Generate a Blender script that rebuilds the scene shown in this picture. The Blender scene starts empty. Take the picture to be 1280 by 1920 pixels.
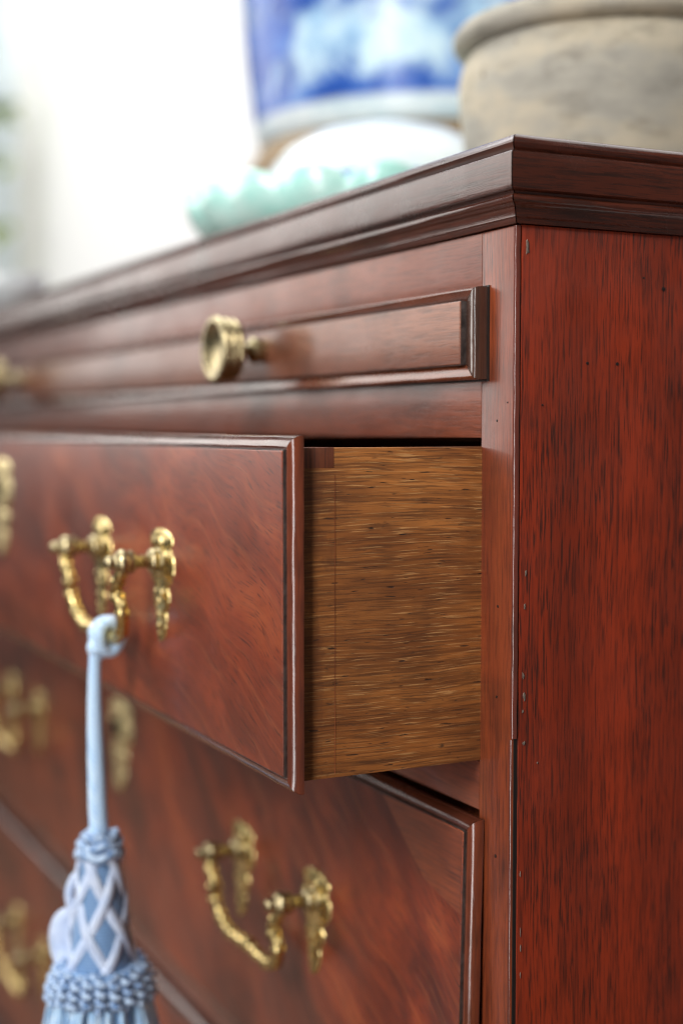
import bpy, bmesh, math, random
from mathutils import Vector, Matrix, noise as mnoise

random.seed(7)
scene = bpy.context.scene
col = scene.collection
R = math.radians
Z0 = 0.70                      # height of the camera above the floor

# ------------------------------------------------------------------ camera
cam_d = bpy.data.cameras.new('camera')
cam = bpy.data.objects.new('camera', cam_d); col.objects.link(cam)
cam_d.sensor_fit = 'VERTICAL'; cam_d.sensor_height = 36.0; cam_d.lens = 50.0
cam_d.clip_start = 0.02; cam_d.clip_end = 60
cam.location = (0.45894, -0.30311, Z0)
fwd = Vector((-0.893657, 0.444886, -0.058766))
cam.rotation_euler = fwd.to_track_quat('-Z', 'Y').to_euler()
cam_d.dof.use_dof = True
cam_d.dof.focus_distance = 0.552
cam_d.dof.aperture_fstop = 3.5
scene.camera = cam

# ------------------------------------------------------------------ world + lamps (soft indoor daylight)
w = bpy.data.worlds.new('World'); scene.world = w; w.use_nodes = True
bg = w.node_tree.nodes['Background']
bg.inputs[0].default_value = (0.93, 0.97, 1.0, 1); bg.inputs[1].default_value = 0.06

def area(name, loc, target, sx, sy, power, color=(1, 1, 1)):
    l = bpy.data.lights.new(name, 'AREA'); l.shape = 'RECTANGLE'; l.size = sx; l.size_y = sy
    l.energy = power; l.color = color
    o = bpy.data.objects.new(name, l); col.objects.link(o); o.location = loc
    o.rotation_euler = (Vector(target) - Vector(loc)).to_track_quat('-Z', 'Y').to_euler()
    return o
area('window_light_front', (0.42, -1.10, Z0 + 0.80), (-0.05, 0, Z0 + .1), 0.55, 0.70, 15.5, (1.0, 0.97, 0.93))
area('glazed_door_light', (0.60, -1.08, Z0 - 0.03), (-0.02, 0, Z0 - .05), 0.27, 1.30, 7.5, (1.0, 0.985, 0.98))
area('ceiling_lamp', (1.55, 0.45, Z0 + 1.45), (0, .1, Z0), 0.5, 0.5, 4.5, (1.0, 0.96, 0.90))
area('window_light_side', (-3.3, -2.1, Z0 + 1.22), (-0.5, 0.0, Z0 + .3), 3.2, 2.2, 50, (1.0, 0.965, 0.92))
area('wall_fill_light', (-1.6, -0.45, Z0 + 2.0), (-1.5, .2, Z0), 2.4, 1.0, 50, (0.96, 0.985, 1.0))  # added overhead fill that brightens the back wall

vs = scene.view_settings
vs.view_transform = 'Standard'; vs.look = 'None'; vs.exposure = 0.32; vs.gamma = 1.0
vs.use_curve_mapping = False
try:
    scene.cycles.max_bounces = 8; scene.cycles.use_denoising = True; scene.cycles.filter_width = 1.15
except Exception: pass

# ------------------------------------------------------------------ node helpers
class NT:
    def __init__(s, name):
        s.m = bpy.data.materials.new(name); s.m.use_nodes = True
        s.t = s.m.node_tree; s.t.nodes.clear()
        s.out = s.t.nodes.new('ShaderNodeOutputMaterial')
        s.b = s.t.nodes.new('ShaderNodeBsdfPrincipled')
        s.t.links.new(s.b.outputs[0], s.out.inputs[0])
        s.tc = s.t.nodes.new('ShaderNodeTexCoord')
    def put(s, sock, v):
        if hasattr(v, 'is_output') or isinstance(v, bpy.types.NodeSocket): s.t.links.new(v, sock)
        else:
            if isinstance(v, (tuple, list)) and len(v) == 3 and sock.type == 'RGBA': v = (*v, 1)
            sock.default_value = v
    def vec(s, scale=(1, 1, 1), rot=(0, 0, 0), loc=(0, 0, 0), src=None):
        n = s.t.nodes.new('ShaderNodeMapping')
        s.t.links.new(src if src else s.tc.outputs['Object'], n.inputs[0])
        n.inputs['Scale'].default_value = scale; n.inputs['Rotation'].default_value = rot; n.inputs['Location'].default_value = loc
        return n.outputs[0]
    def warp(s, scale, amp, loc=(0, 0, 0)):
        """object coordinates pushed about by a soft noise"""
        n = s.noise(s.vec((scale,)*3, loc=loc), 1.0, 2, out='Color')
        sub = s.t.nodes.new('ShaderNodeVectorMath'); sub.operation = 'SUBTRACT'
        s.t.links.new(n, sub.inputs[0]); sub.inputs[1].default_value = (.5, .5, .5)
        mul = s.t.nodes.new('ShaderNodeVectorMath'); mul.operation = 'MULTIPLY'
        s.t.links.new(sub.outputs[0], mul.inputs[0]); mul.inputs[1].default_value = amp
        ad = s.t.nodes.new('ShaderNodeVectorMath'); ad.operation = 'ADD'
        s.t.links.new(mul.outputs[0], ad.inputs[0]); s.t.links.new(s.tc.outputs['Object'], ad.inputs[1])
        return ad.outputs[0]
    def noise(s, v, scale=1.0, detail=2, rough=.5, dist=0, out='Fac'):
        n = s.t.nodes.new('ShaderNodeTexNoise'); s.t.links.new(v, n.inputs['Vector'])
        n.inputs['Scale'].default_value = scale; n.inputs['Detail'].default_value = detail
        n.inputs['Roughness'].default_value = rough; n.inputs['Distortion'].default_value = dist
        return n.outputs[out]
    def voro(s, v, scale=1.0, feat='F1', out='Distance'):
        n = s.t.nodes.new('ShaderNodeTexVoronoi'); s.t.links.new(v, n.inputs['Vector']); n.feature = feat
        n.inputs['Scale'].default_value = scale
        return n.outputs[out]
    def wave(s, v, scale, dist=0, detail=2, dscale=1, direc='X', kind='BANDS'):
        n = s.t.nodes.new('ShaderNodeTexWave'); s.t.links.new(v, n.inputs['Vector']); n.wave_type = kind
        if kind == 'BANDS': n.bands_direction = direc
        n.inputs['Scale'].default_value = scale; n.inputs['Distortion'].default_value = dist
        n.inputs['Detail'].default_value = detail; n.inputs['Detail Scale'].default_value = dscale
        return n.outputs['Fac']
    def ramp(s, f, stops, mode='LINEAR'):
        n = s.t.nodes.new('ShaderNodeValToRGB'); s.t.links.new(f, n.inputs[0]); cr = n.color_ramp; cr.interpolation = mode
        while len(cr.elements) < len(stops): cr.elements.new(.5)
        for e, (p, c) in zip(cr.elements, stops):
            e.position = p
            e.color = (c, c, c, 1) if isinstance(c, (int, float)) else (*c, 1)
        return n.outputs[0]
    def mix(s, f, a, b, blend='MIX'):
        n = s.t.nodes.new('ShaderNodeMix'); n.data_type = 'RGBA'; n.blend_type = blend
        s.put(n.inputs[0], f); s.put(n.inputs[6], a); s.put(n.inputs[7], b)
        return n.outputs[2]
    def math(s, op, a, b=0.0, clamp=False):
        n = s.t.nodes.new('ShaderNodeMath'); n.operation = op; n.use_clamp = clamp
        s.put(n.inputs[0], a); s.put(n.inputs[1], b); return n.outputs[0]
    def sep(s, v=None):
        n = s.t.nodes.new('ShaderNodeSeparateXYZ'); s.t.links.new(v if v else s.tc.outputs['Object'], n.inputs[0]); return n.outputs
    def bump(s, h, strength=.3, dist=.001, prev=None):
        n = s.t.nodes.new('ShaderNodeBump'); n.inputs['Strength'].default_value = strength; n.inputs['Distance'].default_value = dist
        s.put(n.inputs['Height'], h)
        if prev: s.t.links.new(prev, n.inputs['Normal'])
        return n.outputs[0]
    def set(s, **k):
        for a, v in k.items(): s.put(s.b.inputs[a.replace('_', ' ')], v)
        return s.m

def axis_scale(axis, along, across):
    return {'x': (along, across, across), 'y': (across, along, across), 'z': (across, across, along)}[axis]

def mahogany(name, axis='z', light=(.30, .048, .013), mid=(.20, .030, .010), dark=(.045, .012, .007),
             streak=.75, pore=.8, rough=.30, coat=.35, seed=0., rscale=1.0, worn=None, blot_amt=.6):
    n = NT(name)
    L = (seed*3.1, seed*1.7, seed*2.3)
    v = n.warp(9, {'x': (0, .004, .004), 'y': (.004, 0, .004), 'z': (.004, .004, 0)}[axis], L)
    broad = n.noise(n.vec(axis_scale(axis, 4, 34), src=v, loc=L), 1, 3)
    base = n.ramp(broad, [(.30, mid), (.68, light)])
    st = n.noise(n.vec(axis_scale(axis, 34, 780*rscale), src=v, loc=L), 1, 4, .62)
    patch = n.noise(n.vec(axis_scale(axis, 11, 48), loc=(seed+4, 2, seed)), 1, 2)
    stm = n.math('MULTIPLY', n.ramp(st, [(.47, 0.), (.66, 1.)]), n.ramp(patch, [(.30, .45), (.62, 1.)]))
    c = n.mix(n.math('MULTIPLY', stm, streak), base, dark)
    po = n.noise(n.vec(axis_scale(axis, 70, 1350*rscale), src=v, loc=L), 1, 2)
    pm = n.math('MULTIPLY', n.ramp(po, [(.53, 0.), (.64, 1.)]), n.ramp(patch, [(.34, .5), (.6, 1.)]))
    c = n.mix(n.math('MULTIPLY', pm, pore), c, dark)
    blot = n.noise(n.vec((22, 22, 22), loc=(seed, seed+9, 3)), 1, 3, .6)
    c = n.mix(n.math('MULTIPLY', n.ramp(blot, [(.50, 0.), (.74, 1.)]), blot_amt), c, dark)
    if worn:
        wn = n.noise(n.vec((60, 60, 60), loc=(seed+1, 5, 3)), 1, 4, .65)
        c = n.mix(n.math('MULTIPLY', n.ramp(wn, [(.52, 0.), (.62, 1.)]), .7), c, worn)
    smear = n.noise(n.vec((30, 30, 30), loc=(2, seed, 5)), 1, 4, .6)
    dents = n.noise(n.vec((45, 45, 45), loc=(seed, 1, 1)), 1, 3)
    b = n.bump(dents, .25, .0012)
    b = n.bump(n.math('MULTIPLY', n.math('ADD', pm, stm), -1.0), .12, .0003, b)
    return n.set(Base_Color=c, Roughness=n.ramp(smear, [(.3, rough-.07), (.7, rough+.10)]), Normal=b,
                 Coat_Weight=coat, Coat_Roughness=.12, Specular_IOR_Level=.5)

def flame_veneer(name, seed, ang=-32, dark_amt=.9, calm=.3):
    """crotch mahogany: soft dark plumes drifting across a red ground, fine grain following them"""
    n = NT(name)
    L = (seed*2.7, 0, seed*1.9)
    v = n.warp(8, (.075, 0, .055), L)
    v2 = n.vec((1, 1, 1), rot=(0, R(ang), 0), src=v)
    plume = n.noise(n.vec((10, 1, 25), src=v2, loc=L), 1, 5, .58, .5)
    cloud = n.noise(n.vec((9, 1, 13), src=v, loc=(seed, 3, 1)), 1, 3)
    base = n.ramp(plume, [(.29, (.036, .010, .006)), (.43, (.115, .020, .008)), (.57, (.215, .036, .011)), (.73, (.33, .072, .020))])
    base = n.mix(calm, base, (.150, .028, .011))
    c = n.mix(n.math('MULTIPLY', n.ramp(cloud, [(.46, 0.), (.70, 1.)]), (.5*dark_amt)), base, (.045, .014, .010))
    fine = n.noise(n.vec((40, 1, 620), src=v2, loc=L), 1, 3, .6)
    c = n.mix(n.math('MULTIPLY', n.ramp(fine, [(.50, 0.), (.72, 1.)]), .45), c, (.05, .015, .010))
    fl = n.noise(n.vec((14, 1, 210), src=v2, loc=(1, 1, seed)), 1, 3, .6)
    c = n.mix(n.math('MULTIPLY', n.ramp(fl, [(.52, 0.), (.75, 1.)]), .3), c, (.36, .11, .040))
    pr = n.noise(n.vec((95, 1, 1300), src=v2, loc=(3, 1, seed)), 1, 2)
    c = n.mix(n.math('MULTIPLY', n.ramp(pr, [(.57, 0.), (.68, 1.)]), .7), c, (.028, .010, .008))
    sm = n.noise(n.vec((26, 26, 26), loc=(seed, 0, 0)), 1, 4, .6)
    b = n.bump(n.noise(n.vec((24, 24, 24), loc=(seed, 4, 4)), 1, 2), .18, .0015)
    b = n.bump(fine, .05, .0003, b)
    return n.set(Base_Color=c, Roughness=n.ramp(sm, [(.3, .32), (.7, .44)]), Normal=b, Coat_Weight=.22, Coat_Roughness=.2)

def oak(name):
    """old drawer-side oak, grain along y: pale ray flecks, black pores, brown stain mixed with painted lip shade"""
    n = NT(name)
    v = n.warp(16, (0, 0, .0045))
    broad = n.noise(n.vec((1, 6, 60), src=v), 1, 4, .6)
    base = n.ramp(broad, [(.26, (.19, .060, .014)), (.47, (.29, .098, .022)), (.64, (.37, .134, .031)), (.80, (.44, .172, .044))])
    tone = n.noise(n.vec((1, 15, 24), loc=(3, 3, 3)), 1, 4, .6)
    c = n.mix(n.math('MULTIPLY', n.ramp(tone, [(.42, 0.), (.66, 1.)]), .7), base, (.095, .030, .010))
    st = n.noise(n.vec((1, 9, 480), src=v), 1, 5, .68)
    c = n.mix(n.math('MULTIPLY', n.ramp(st, [(.46, 0.), (.62, 1.)]), .62), c, (.085, .027, .008))
    torn = n.noise(n.vec((1, 48, 1500), src=v, loc=(6, 2, 9)), 1, 3, .6)
    c = n.mix(n.math('MULTIPLY', n.ramp(torn, [(.50, 0.), (.60, 1.)]), .62), c, (.060, .022, .009))
    patch = n.noise(n.vec((1, 22, 30), loc=(7, 1, 2)), 1, 3)
    ray = n.noise(n.vec((1, 55, 1900), src=v, loc=(4, 4, 4)), 1, 2, .5)
    rm = n.math('MULTIPLY', n.ramp(ray, [(.575, 0.), (.645, 1.)]), n.ramp(patch, [(.36, .12), (.52, 1.)]))
    c = n.mix(n.math('MULTIPLY', rm, .6), c, (.56, .29, .105))
    po = n.noise(n.vec((1, 120, 1100), src=v, loc=(9, 2, 4)), 1, 1)
    pm = n.ramp(po, [(.69, 0.), (.74, 1.)])
    c = n.mix(n.math('MULTIPLY', pm, .9), c, (.018, .009, .006))
    # old stain behind the drawer front plus the lip's shade painted in, ragged edge
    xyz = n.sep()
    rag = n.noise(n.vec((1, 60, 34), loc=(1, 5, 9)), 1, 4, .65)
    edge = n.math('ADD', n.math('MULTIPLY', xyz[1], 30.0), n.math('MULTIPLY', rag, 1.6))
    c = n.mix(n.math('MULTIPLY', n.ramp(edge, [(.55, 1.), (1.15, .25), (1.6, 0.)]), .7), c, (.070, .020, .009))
    spots = n.noise(n.vec((1, 70, 150), loc=(2, 8, 8)), 1, 3, .6)
    c = n.mix(n.math('MULTIPLY', n.ramp(spots, [(.69, 0.), (.75, 1.)]), .75), c, (.022, .013, .010))
    h = n.math('SUBTRACT', n.math('MULTIPLY', rm, .7), n.math('ADD', pm, n.math('MULTIPLY', st, .6)))
    return n.set(Base_Color=c, Roughness=.62, Normal=n.bump(h, .5, .0005), Specular_IOR_Level=.3)

def brass(name, base=(.82, .64, .28), tarn=(.13, .085, .03), rough=.2, amt=.6, bump=.2, bscale=300):
    n = NT(name)
    p = n.noise(n.vec((170,)*3), 1, 4, .6)
    p2 = n.noise(n.vec((55,)*3), 1, 3, .6)
    f = n.math('MULTIPLY', n.ramp(p, [(.46, 0.), (.66, 1.)]), amt)
    c = n.mix(f, base, tarn)
    c = n.mix(n.math('MULTIPLY', n.ramp(p2, [(.5, 0.), (.75, 1.)]), amt*.6), c, tuple(x*.6 for x in tarn))
    h = n.noise(n.vec((bscale,)*3), 1, 3, .55)
    return n.set(Base_Color=c, Metallic=1.0, Roughness=n.ramp(p, [(.35, rough-.06), (.7, rough+.2)]), Normal=n.bump(h, bump, .0012))

def plain(name, c, rough=.5, metal=0., var=.0, vscale=40, c2=None, bump=0., bscale=200, coat=0., **k):
    n = NT(name); cc = c
    if c2:
        cc = n.mix(n.ramp(n.noise(n.vec((vscale,)*3), 1, 4, .6), [(.35, 0.), (.68, 1.)]), c, c2)
    kw = dict(Base_Color=cc, Roughness=rough, Metallic=metal, Coat_Weight=coat)
    if bump: kw['Normal'] = n.bump(n.noise(n.vec((bscale,)*3), 1, 3), bump, .001)
    kw.update(k)
    return n.set(**kw)

# ------------------------------------------------------------------ mesh helpers
def add(name, bm, mat, parent=None, smooth=None, loc=None):
    bmesh.ops.recalc_face_normals(bm, faces=bm.faces[:])
    me = bpy.data.meshes.new(name); bm.to_mesh(me); bm.free()
    o = bpy.data.objects.new(name, me); col.objects.link(o)
    if mat: me.materials.append(mat)
    if smooth is not None:
        me.polygons.foreach_set('use_smooth', [True]*len(me.polygons))
        if smooth < 180:
            try: me.set_sharp_from_angle(angle=R(smooth))
            except Exception: pass
    if parent: o.parent = parent
    if loc: o.location = loc
    return o

def tag(o, label=None, cat=None, group=None, kind=None):
    if label: o['label'] = label
    if cat: o['category'] = cat
    if group: o['group'] = group
    if kind: o['kind'] = kind
    return o

def thing(name, label, cat, loc=(0, 0, 0), group=None):
    o = bpy.data.objects.new(name, None); col.objects.link(o); o.location = loc; o.empty_display_size = .05
    return tag(o, label, cat, group)

def box(bm, x0, x1, y0, y1, z0, z1, bev=0, seg=2):
    r = bmesh.ops.create_cube(bm, size=1.0)
    vsx = r['verts']
    for v in vsx:
        v.co = Vector((x0 if v.co.x < 0 else x1, y0 if v.co.y < 0 else y1, z0 if v.co.z < 0 else z1))
    if bev:
        es = list({e for v in vsx for e in v.link_edges})
        bmesh.ops.bevel(bm, geom=es, offset=bev, segments=seg, affect='EDGES', profile=.6)
    return bm

def boxo(name, mat, parent, x0, x1, y0, y1, z0, z1, bev=0.0004, loc=None):
    return add(name, box(bmesh.new(), x0, x1, y0, y1, z0, z1, bev), mat, parent, 40, loc)

def grid_faces(bm, rows, close_u=False, close_v=False, cap=False):
    """rows: list of lists of Vector; joins them as quads"""
    V = [[bm.verts.new(p) for p in r] for r in rows]
    n, m = len(V), len(V[0])
    for i in range(n if close_u else n-1):
        for j in range(m if close_v else m-1):
            a, b, c, d = V[i][j], V[(i+1) % n][j], V[(i+1) % n][(j+1) % m], V[i][(j+1) % m]
            try: bm.faces.new((a, b, c, d))
            except ValueError: pass
    if cap:
        for r in (V[0], V[-1]):
            try: bm.faces.new(r)
            except ValueError: pass
    return V

def lathe(bm, prof, seg=32, axis='z', center=(0, 0, 0), cap=True):
    """prof: (radius, height) pairs"""
    C = Vector(center); rows = []
    for r, h in prof:
        row = []
        for k in range(seg):
            a = 2*math.pi*k/seg; c, s_ = r*math.cos(a), r*math.sin(a)
            p = {'z': (c, s_, h), 'y': (c, h, s_), 'x': (h, c, s_)}[axis]
            row.append(C + Vector(p))
        rows.append(row)
    grid_faces(bm, rows, close_v=True, cap=cap)
    return bm

def spline(pts, per=8):
    """Catmull-Rom through points (Vectors, any size tuples)"""
    P = [Vector(p) for p in pts]; out = []
    for i in range(len(P)-1):
        p0 = P[i-1] if i else P[0]*2-P[1]; p1, p2 = P[i], P[i+1]
        p3 = P[i+2] if i+2 < len(P) else P[-1]*2-P[-2]
        for k in range(per):
            t = k/per
            out.append(.5*((2*p1)+(p2-p0)*t+(2*p0-5*p1+4*p2-p3)*t*t+(3*p1-p0-3*p2+p3)*t**3))
    out.append(P[-1]); return out

def tube(bm, path, rad, seg=10, cap=True, squash=1.0):
    path = [Vector(p) for p in path]; n = len(path); rows = []
    up = Vector((0, 0, 1)); prev = None
    for i, p in enumerate(path):
        t = (path[min(i+1, n-1)]-path[max(i-1, 0)]).normalized()
        if prev is None:
            a = up if abs(t.dot(up)) < .9 else Vector((1, 0, 0)); nrm = (a - t*a.dot(t)).normalized()
        else: nrm = (prev - t*prev.dot(t)).normalized()
        prev = nrm; b = t.cross(nrm)
        r = rad(i/(n-1)) if callable(rad) else (rad[i] if isinstance(rad, (list, tuple)) else rad)
        rows.append([p + nrm*(r*math.cos(2*math.pi*k/seg)) + b*(r*squash*math.sin(2*math.pi*k/seg)) for k in range(seg)])
    grid_faces(bm, rows, close_v=True, cap=cap)
    return bm

def blob(bm, c, r, sub=2):
    m = Matrix.Translation(Vector(c)) @ Matrix.Diagonal((*(r if isinstance(r, (tuple, list)) else (r, r, r)), 1))
    bmesh.ops.create_icosphere(bm, subdivisions=sub, radius=1.0, matrix=m)

def wob(p, s, a, o=0.):
    return a*mnoise.noise(Vector((p[0]*s+o, p[1]*s, p[2]*s+o*.7)))

# ------------------------------------------------------------------ materials
M = {}
M['side'] = mahogany('mahogany_side', 'z', light=(.285, .030, .0078), mid=(.165, .019, .006), dark=(.030, .009, .006), seed=1, streak=.66, pore=.85, rough=.36, coat=.2, blot_amt=.35)
M['stile'] = mahogany('mahogany_stile', 'z', light=(.26, .054, .015), mid=(.135, .024, .010), dark=(.030, .010, .007), streak=.6, pore=.6, seed=2, rough=.36, coat=.2)
M['rail'] = mahogany('mahogany_rail', 'x', light=(.22, .058, .026), mid=(.13, .030, .016), dark=(.040, .014, .009), streak=.5, pore=.45, seed=3, rough=.35, coat=.35)
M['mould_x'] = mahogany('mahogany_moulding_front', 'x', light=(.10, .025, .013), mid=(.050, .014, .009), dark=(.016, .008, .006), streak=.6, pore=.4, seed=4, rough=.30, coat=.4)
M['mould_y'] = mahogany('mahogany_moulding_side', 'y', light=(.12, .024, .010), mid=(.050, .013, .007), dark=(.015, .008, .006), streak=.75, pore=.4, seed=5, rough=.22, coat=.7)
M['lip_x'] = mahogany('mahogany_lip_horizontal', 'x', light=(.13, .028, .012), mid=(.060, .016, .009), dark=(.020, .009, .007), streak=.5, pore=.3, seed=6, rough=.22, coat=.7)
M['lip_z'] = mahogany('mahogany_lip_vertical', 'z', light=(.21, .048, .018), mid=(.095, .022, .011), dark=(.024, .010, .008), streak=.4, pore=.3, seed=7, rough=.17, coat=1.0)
M['slide'] = mahogany('mahogany_slide', 'x', light=(.24, .088, .044), mid=(.15, .048, .026), dark=(.045, .018, .012), streak=.5, pore=.4, seed=8, rough=.34, coat=.35)
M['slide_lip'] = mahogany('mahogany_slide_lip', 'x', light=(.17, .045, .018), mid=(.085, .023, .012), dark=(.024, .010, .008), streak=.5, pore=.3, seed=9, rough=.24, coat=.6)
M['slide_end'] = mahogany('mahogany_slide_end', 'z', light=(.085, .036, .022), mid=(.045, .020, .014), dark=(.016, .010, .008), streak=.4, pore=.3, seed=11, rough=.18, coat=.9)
M['pin'] = mahogany('mahogany_dovetail', 'z', light=(.34, .090, .030), mid=(.22, .055, .020), dark=(.05, .018, .011), streak=.4, seed=12, rough=.55, coat=0)
M['patch'] = mahogany('mahogany_patch', 'x', light=(.22, .052, .018), mid=(.15, .032, .013), dark=(.05, .015, .010), streak=.6, pore=.4, seed=13, rough=.38, coat=.2)
M['black'] = plain('black_line_and_gap_shade', (.012, .009, .008), .45)  # black for the corner line, holes and painted shade round the slide
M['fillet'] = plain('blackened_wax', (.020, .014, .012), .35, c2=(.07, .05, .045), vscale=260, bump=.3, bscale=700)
M['bead'] = mahogany('mahogany_corner_bead', 'z', light=(.14, .032, .020), mid=(.08, .022, .014), dark=(.03, .013, .010), streak=.3, pore=.2, seed=14, rough=.14, coat=1.0)
for i in (1, 2, 3): M['veneer%d' % i] = flame_veneer('flame_mahogany_%d' % i, i*1.37+.4, (-20, -34, -30)[i-1], (.45, .9, .7)[i-1], (.2, .05, .1)[i-1])
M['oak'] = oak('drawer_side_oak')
M['inner'] = mahogany('carcass_inside', 'x', light=(.10, .045, .02), mid=(.06, .028, .013), dark=(.02, .01, .006), rough=.7, coat=0)
M['brass'] = brass('old_gilt_brass')
M['brass_smooth'] = brass('old_turned_brass', base=(.48, .40, .23), tarn=(.20, .155, .08), rough=.24, amt=.5, bump=.015, bscale=60)
M['gilt'] = brass('gilt_escutcheon', base=(.78, .65, .36), tarn=(.46, .36, .17), rough=.4, amt=.4)
M['filler'] = plain('chipped_wood', (.20, .15, .12), .5, c2=(.08, .06, .05), vscale=500)

# ------------------------------------------------------------------ chest of drawers
XL = -0.944                     # left end of the front
DEP = 0.50                      # depth of the carcass
SE = -0.0250                    # edge of the right-hand stile
def sx(x): return XL - x        # mirror about the middle
chest = thing('chest_of_drawers', 'mahogany chest of drawers with its top drawer pulled open and brass pulls', 'chest')
def z(v): return Z0 + v

# cornice: profile (overhang, height)
PROF = [(-.020, .1108), (.0000, .1108), (.0024, .1106), (.0046, .1098), (.0061, .1084), (.0066, .1068), (.0060, .1053),
        (.0050, .1043), (.0056, .1037), (.0074, .1034), (.0079, .1024), (.0081, .0970), (.0079, .0910), (.0076, .0897), (.0066, .0892),
        (.0050, .0890), (.0047, .0882), (.0060, .0877), (.0066, .0867), (.0065, .0857), (.0055, .0847), (.0042, .0841),
        (.0034, .0827), (.0029, .0811), (.0028, .0800), (.0021, .0795), (.0019, .0786), (.0015, .0777), (-.006, .0776)]
def cornice(name, mat, ends, gap=.00012):
    bm = bmesh.new(); rows = []
    n = 40
    for k in range(n+1):
        t = k/n; row = []
        for o, h in PROF:
            a, b = ends(o)
            p = a.lerp(b, t)
            if 0 < k < n:
                d = wob((p.x, p.y, h*3), 38, .00030, 3) + wob((p.x, p.y, h*3), 160, .00014, 5)
                p = p + Vector((0 if abs(a.x-b.x) > abs(a.y-b.y) else d, d if abs(a.x-b.x) > abs(a.y-b.y) else 0, 0))
            row.append(Vector((p.x, p.y, z(h))))
        rows.append(row)
    grid_faces(bm, rows)
    for r in (0, -1): pass
    return add(name, bm, mat, chest, 38)
def e_front(o): return Vector((XL-o+.0003, -o, 0)), Vector((o-.0003, -o, 0))
def e_right(o): return Vector((o, -o+.0003, 0)), Vector((o, DEP, 0))
def e_left(o): return Vector((XL-o, -o+.0002, 0)), Vector((XL-o, DEP, 0))
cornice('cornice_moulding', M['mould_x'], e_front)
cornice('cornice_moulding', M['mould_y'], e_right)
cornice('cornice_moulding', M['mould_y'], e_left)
boxo('top_board', M['mould_x'], chest, XL+.012, -.012, .012, DEP, z(.0810), z(.1106), .0005)

# carcass
ZB = -0.572
def side_panel(name, x0, x1):
    bm = bmesh.new()
    outer = x1 if x1 > -.5 else x0
    # front edge rebated for the bead
    box(bm, x0, x1, .0022, DEP, z(ZB), z(.0775), .0004)
    return add(name, bm, M['side'], chest, 40)
sp = side_panel('side_panel', -.018, -.0002)
side_panel('side_panel', XL+.0002, XL+.018)
boxo('back_panel', M['inner'], chest, XL+.018, -.018, DEP-.012, DEP-.002, z(ZB), z(.078))

def stile(name, x0, x1, mat=M['stile']):
    return boxo(name, mat, chest, x0, x1, 0, .022, z(ZB), z(.0773), .0005)
stile('stile', SE, -.0012)
stile('stile', XL+.0012, sx(SE))
# corner beads: one long strip that breaks and shifts near the second drawer
def bead(name, z0, z1, dx, dy, sgn=1):
    bm = bmesh.new(); rows = []; n = 60
    cx = (-.0012 if sgn > 0 else XL+.0012)
    for k in range(n+1):
        h = z0+(z1-z0)*k/n
        a = wob((0, 0, h), 90, .00022, 2) + wob((0, 0, h), 400, .00012, 5)
        pr = [(-.0003, .0009), (-.0003, -.0004), (.0002, -.0009), (.0008, -.0008), (.0013, -.0002), (.0014, .0012), (.0006, .0018)]
        rows.append([Vector((cx + sgn*(px+dx+a*.6), py+dy+a*.6, z(h))) for px, py in pr])
    grid_faces(bm, rows, cap=True)
    return add(name, bm, M['bead'], chest, 50)
bead('corner_bead', -.1205, .0771, -.0003, .0002)
bead('corner_bead', ZB, -.1212, -.0015, .0003)
bead('corner_bead', ZB, .0771, 0, 0, -1)
boxo('dark_line', M['black'], chest, -.0030, -.0008, .0006, .0034, z(ZB), z(.0772), 0)

X0, X1 = sx(SE)+.0005, SE-.0005    # between the stiles
def rail(z0, z1, mat=M['rail'], y0=.0003):
    boxo('rail', mat, chest, X0, X1, y0, .022, z(z0), z(z1), .0004)
SZ0, SZ1 = .0192, .0557            # the pull-out slide
D1 = (-.0026, -.1378); D2 = (-.1570, -.3365); D3 = (-.3590, -.5400)
rail(SZ1-.004, .0773); rail(-.0038, SZ0+.004)
rail(-.1545, -.1345); rail(-.3570, -.3345); rail(ZB+.001, -.5380)
for zz in (.0005, -.1400, -.3420):
    boxo('dust_board', M['inner'], chest, XL+.018, -.018, .023, DEP-.013, z(zz-.006), z(zz), .0003)

# base moulding and bracket feet
bm = bmesh.new()
BP = [(-.004, ZB+.006), (.003, ZB+.006), (.006, ZB), (.010, ZB-.008), (.012, ZB-.016), (.012, ZB-.030), (-.004, ZB-.030)]
rows = []
for (cx, cy) in ((XL, DEP), (XL, 0), (0, 0), (0, DEP)):
    rows.append([Vector((cx + (o if cx == 0 else -o), (cy - o if cy == 0 else cy), z(h))) for o, h in BP])
grid_faces(bm, rows, cap=True); add('base_moulding', bm, M['mould_x'], chest, 35)
def foot(cx, cy, ax, ay):
    bm = bmesh.new()
    H = Z0+ZB-.030
    pts = [(0, 0), (.055, 0), (.060, .02), (.075, .045), (.10, .060), (.125, .066), (.13, H), (0, H)]
    for axis in (0, 1):
        f = []
        for t in (0, .018):
            f.append([bm.verts.new((cx + (ax*u if axis == 0 else ax*t), cy + (ay*t if axis == 0 else ay*u), v)) for u, v in pts])
        bm.faces.new(f[0]); bm.faces.new(f[1])
        for i in range(len(pts)):
            j = (i+1) % len(pts); bm.faces.new((f[0][i], f[0][j], f[1][j], f[1][i]))
    add('bracket_foot', bm, M['mould_x'], chest)
for cx, ax in ((.0105, -1), (XL-.0105, 1)):
    for cy, ay in ((-.0105, 1), (DEP, -1)): foot(cx, cy, ax, ay)

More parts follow.
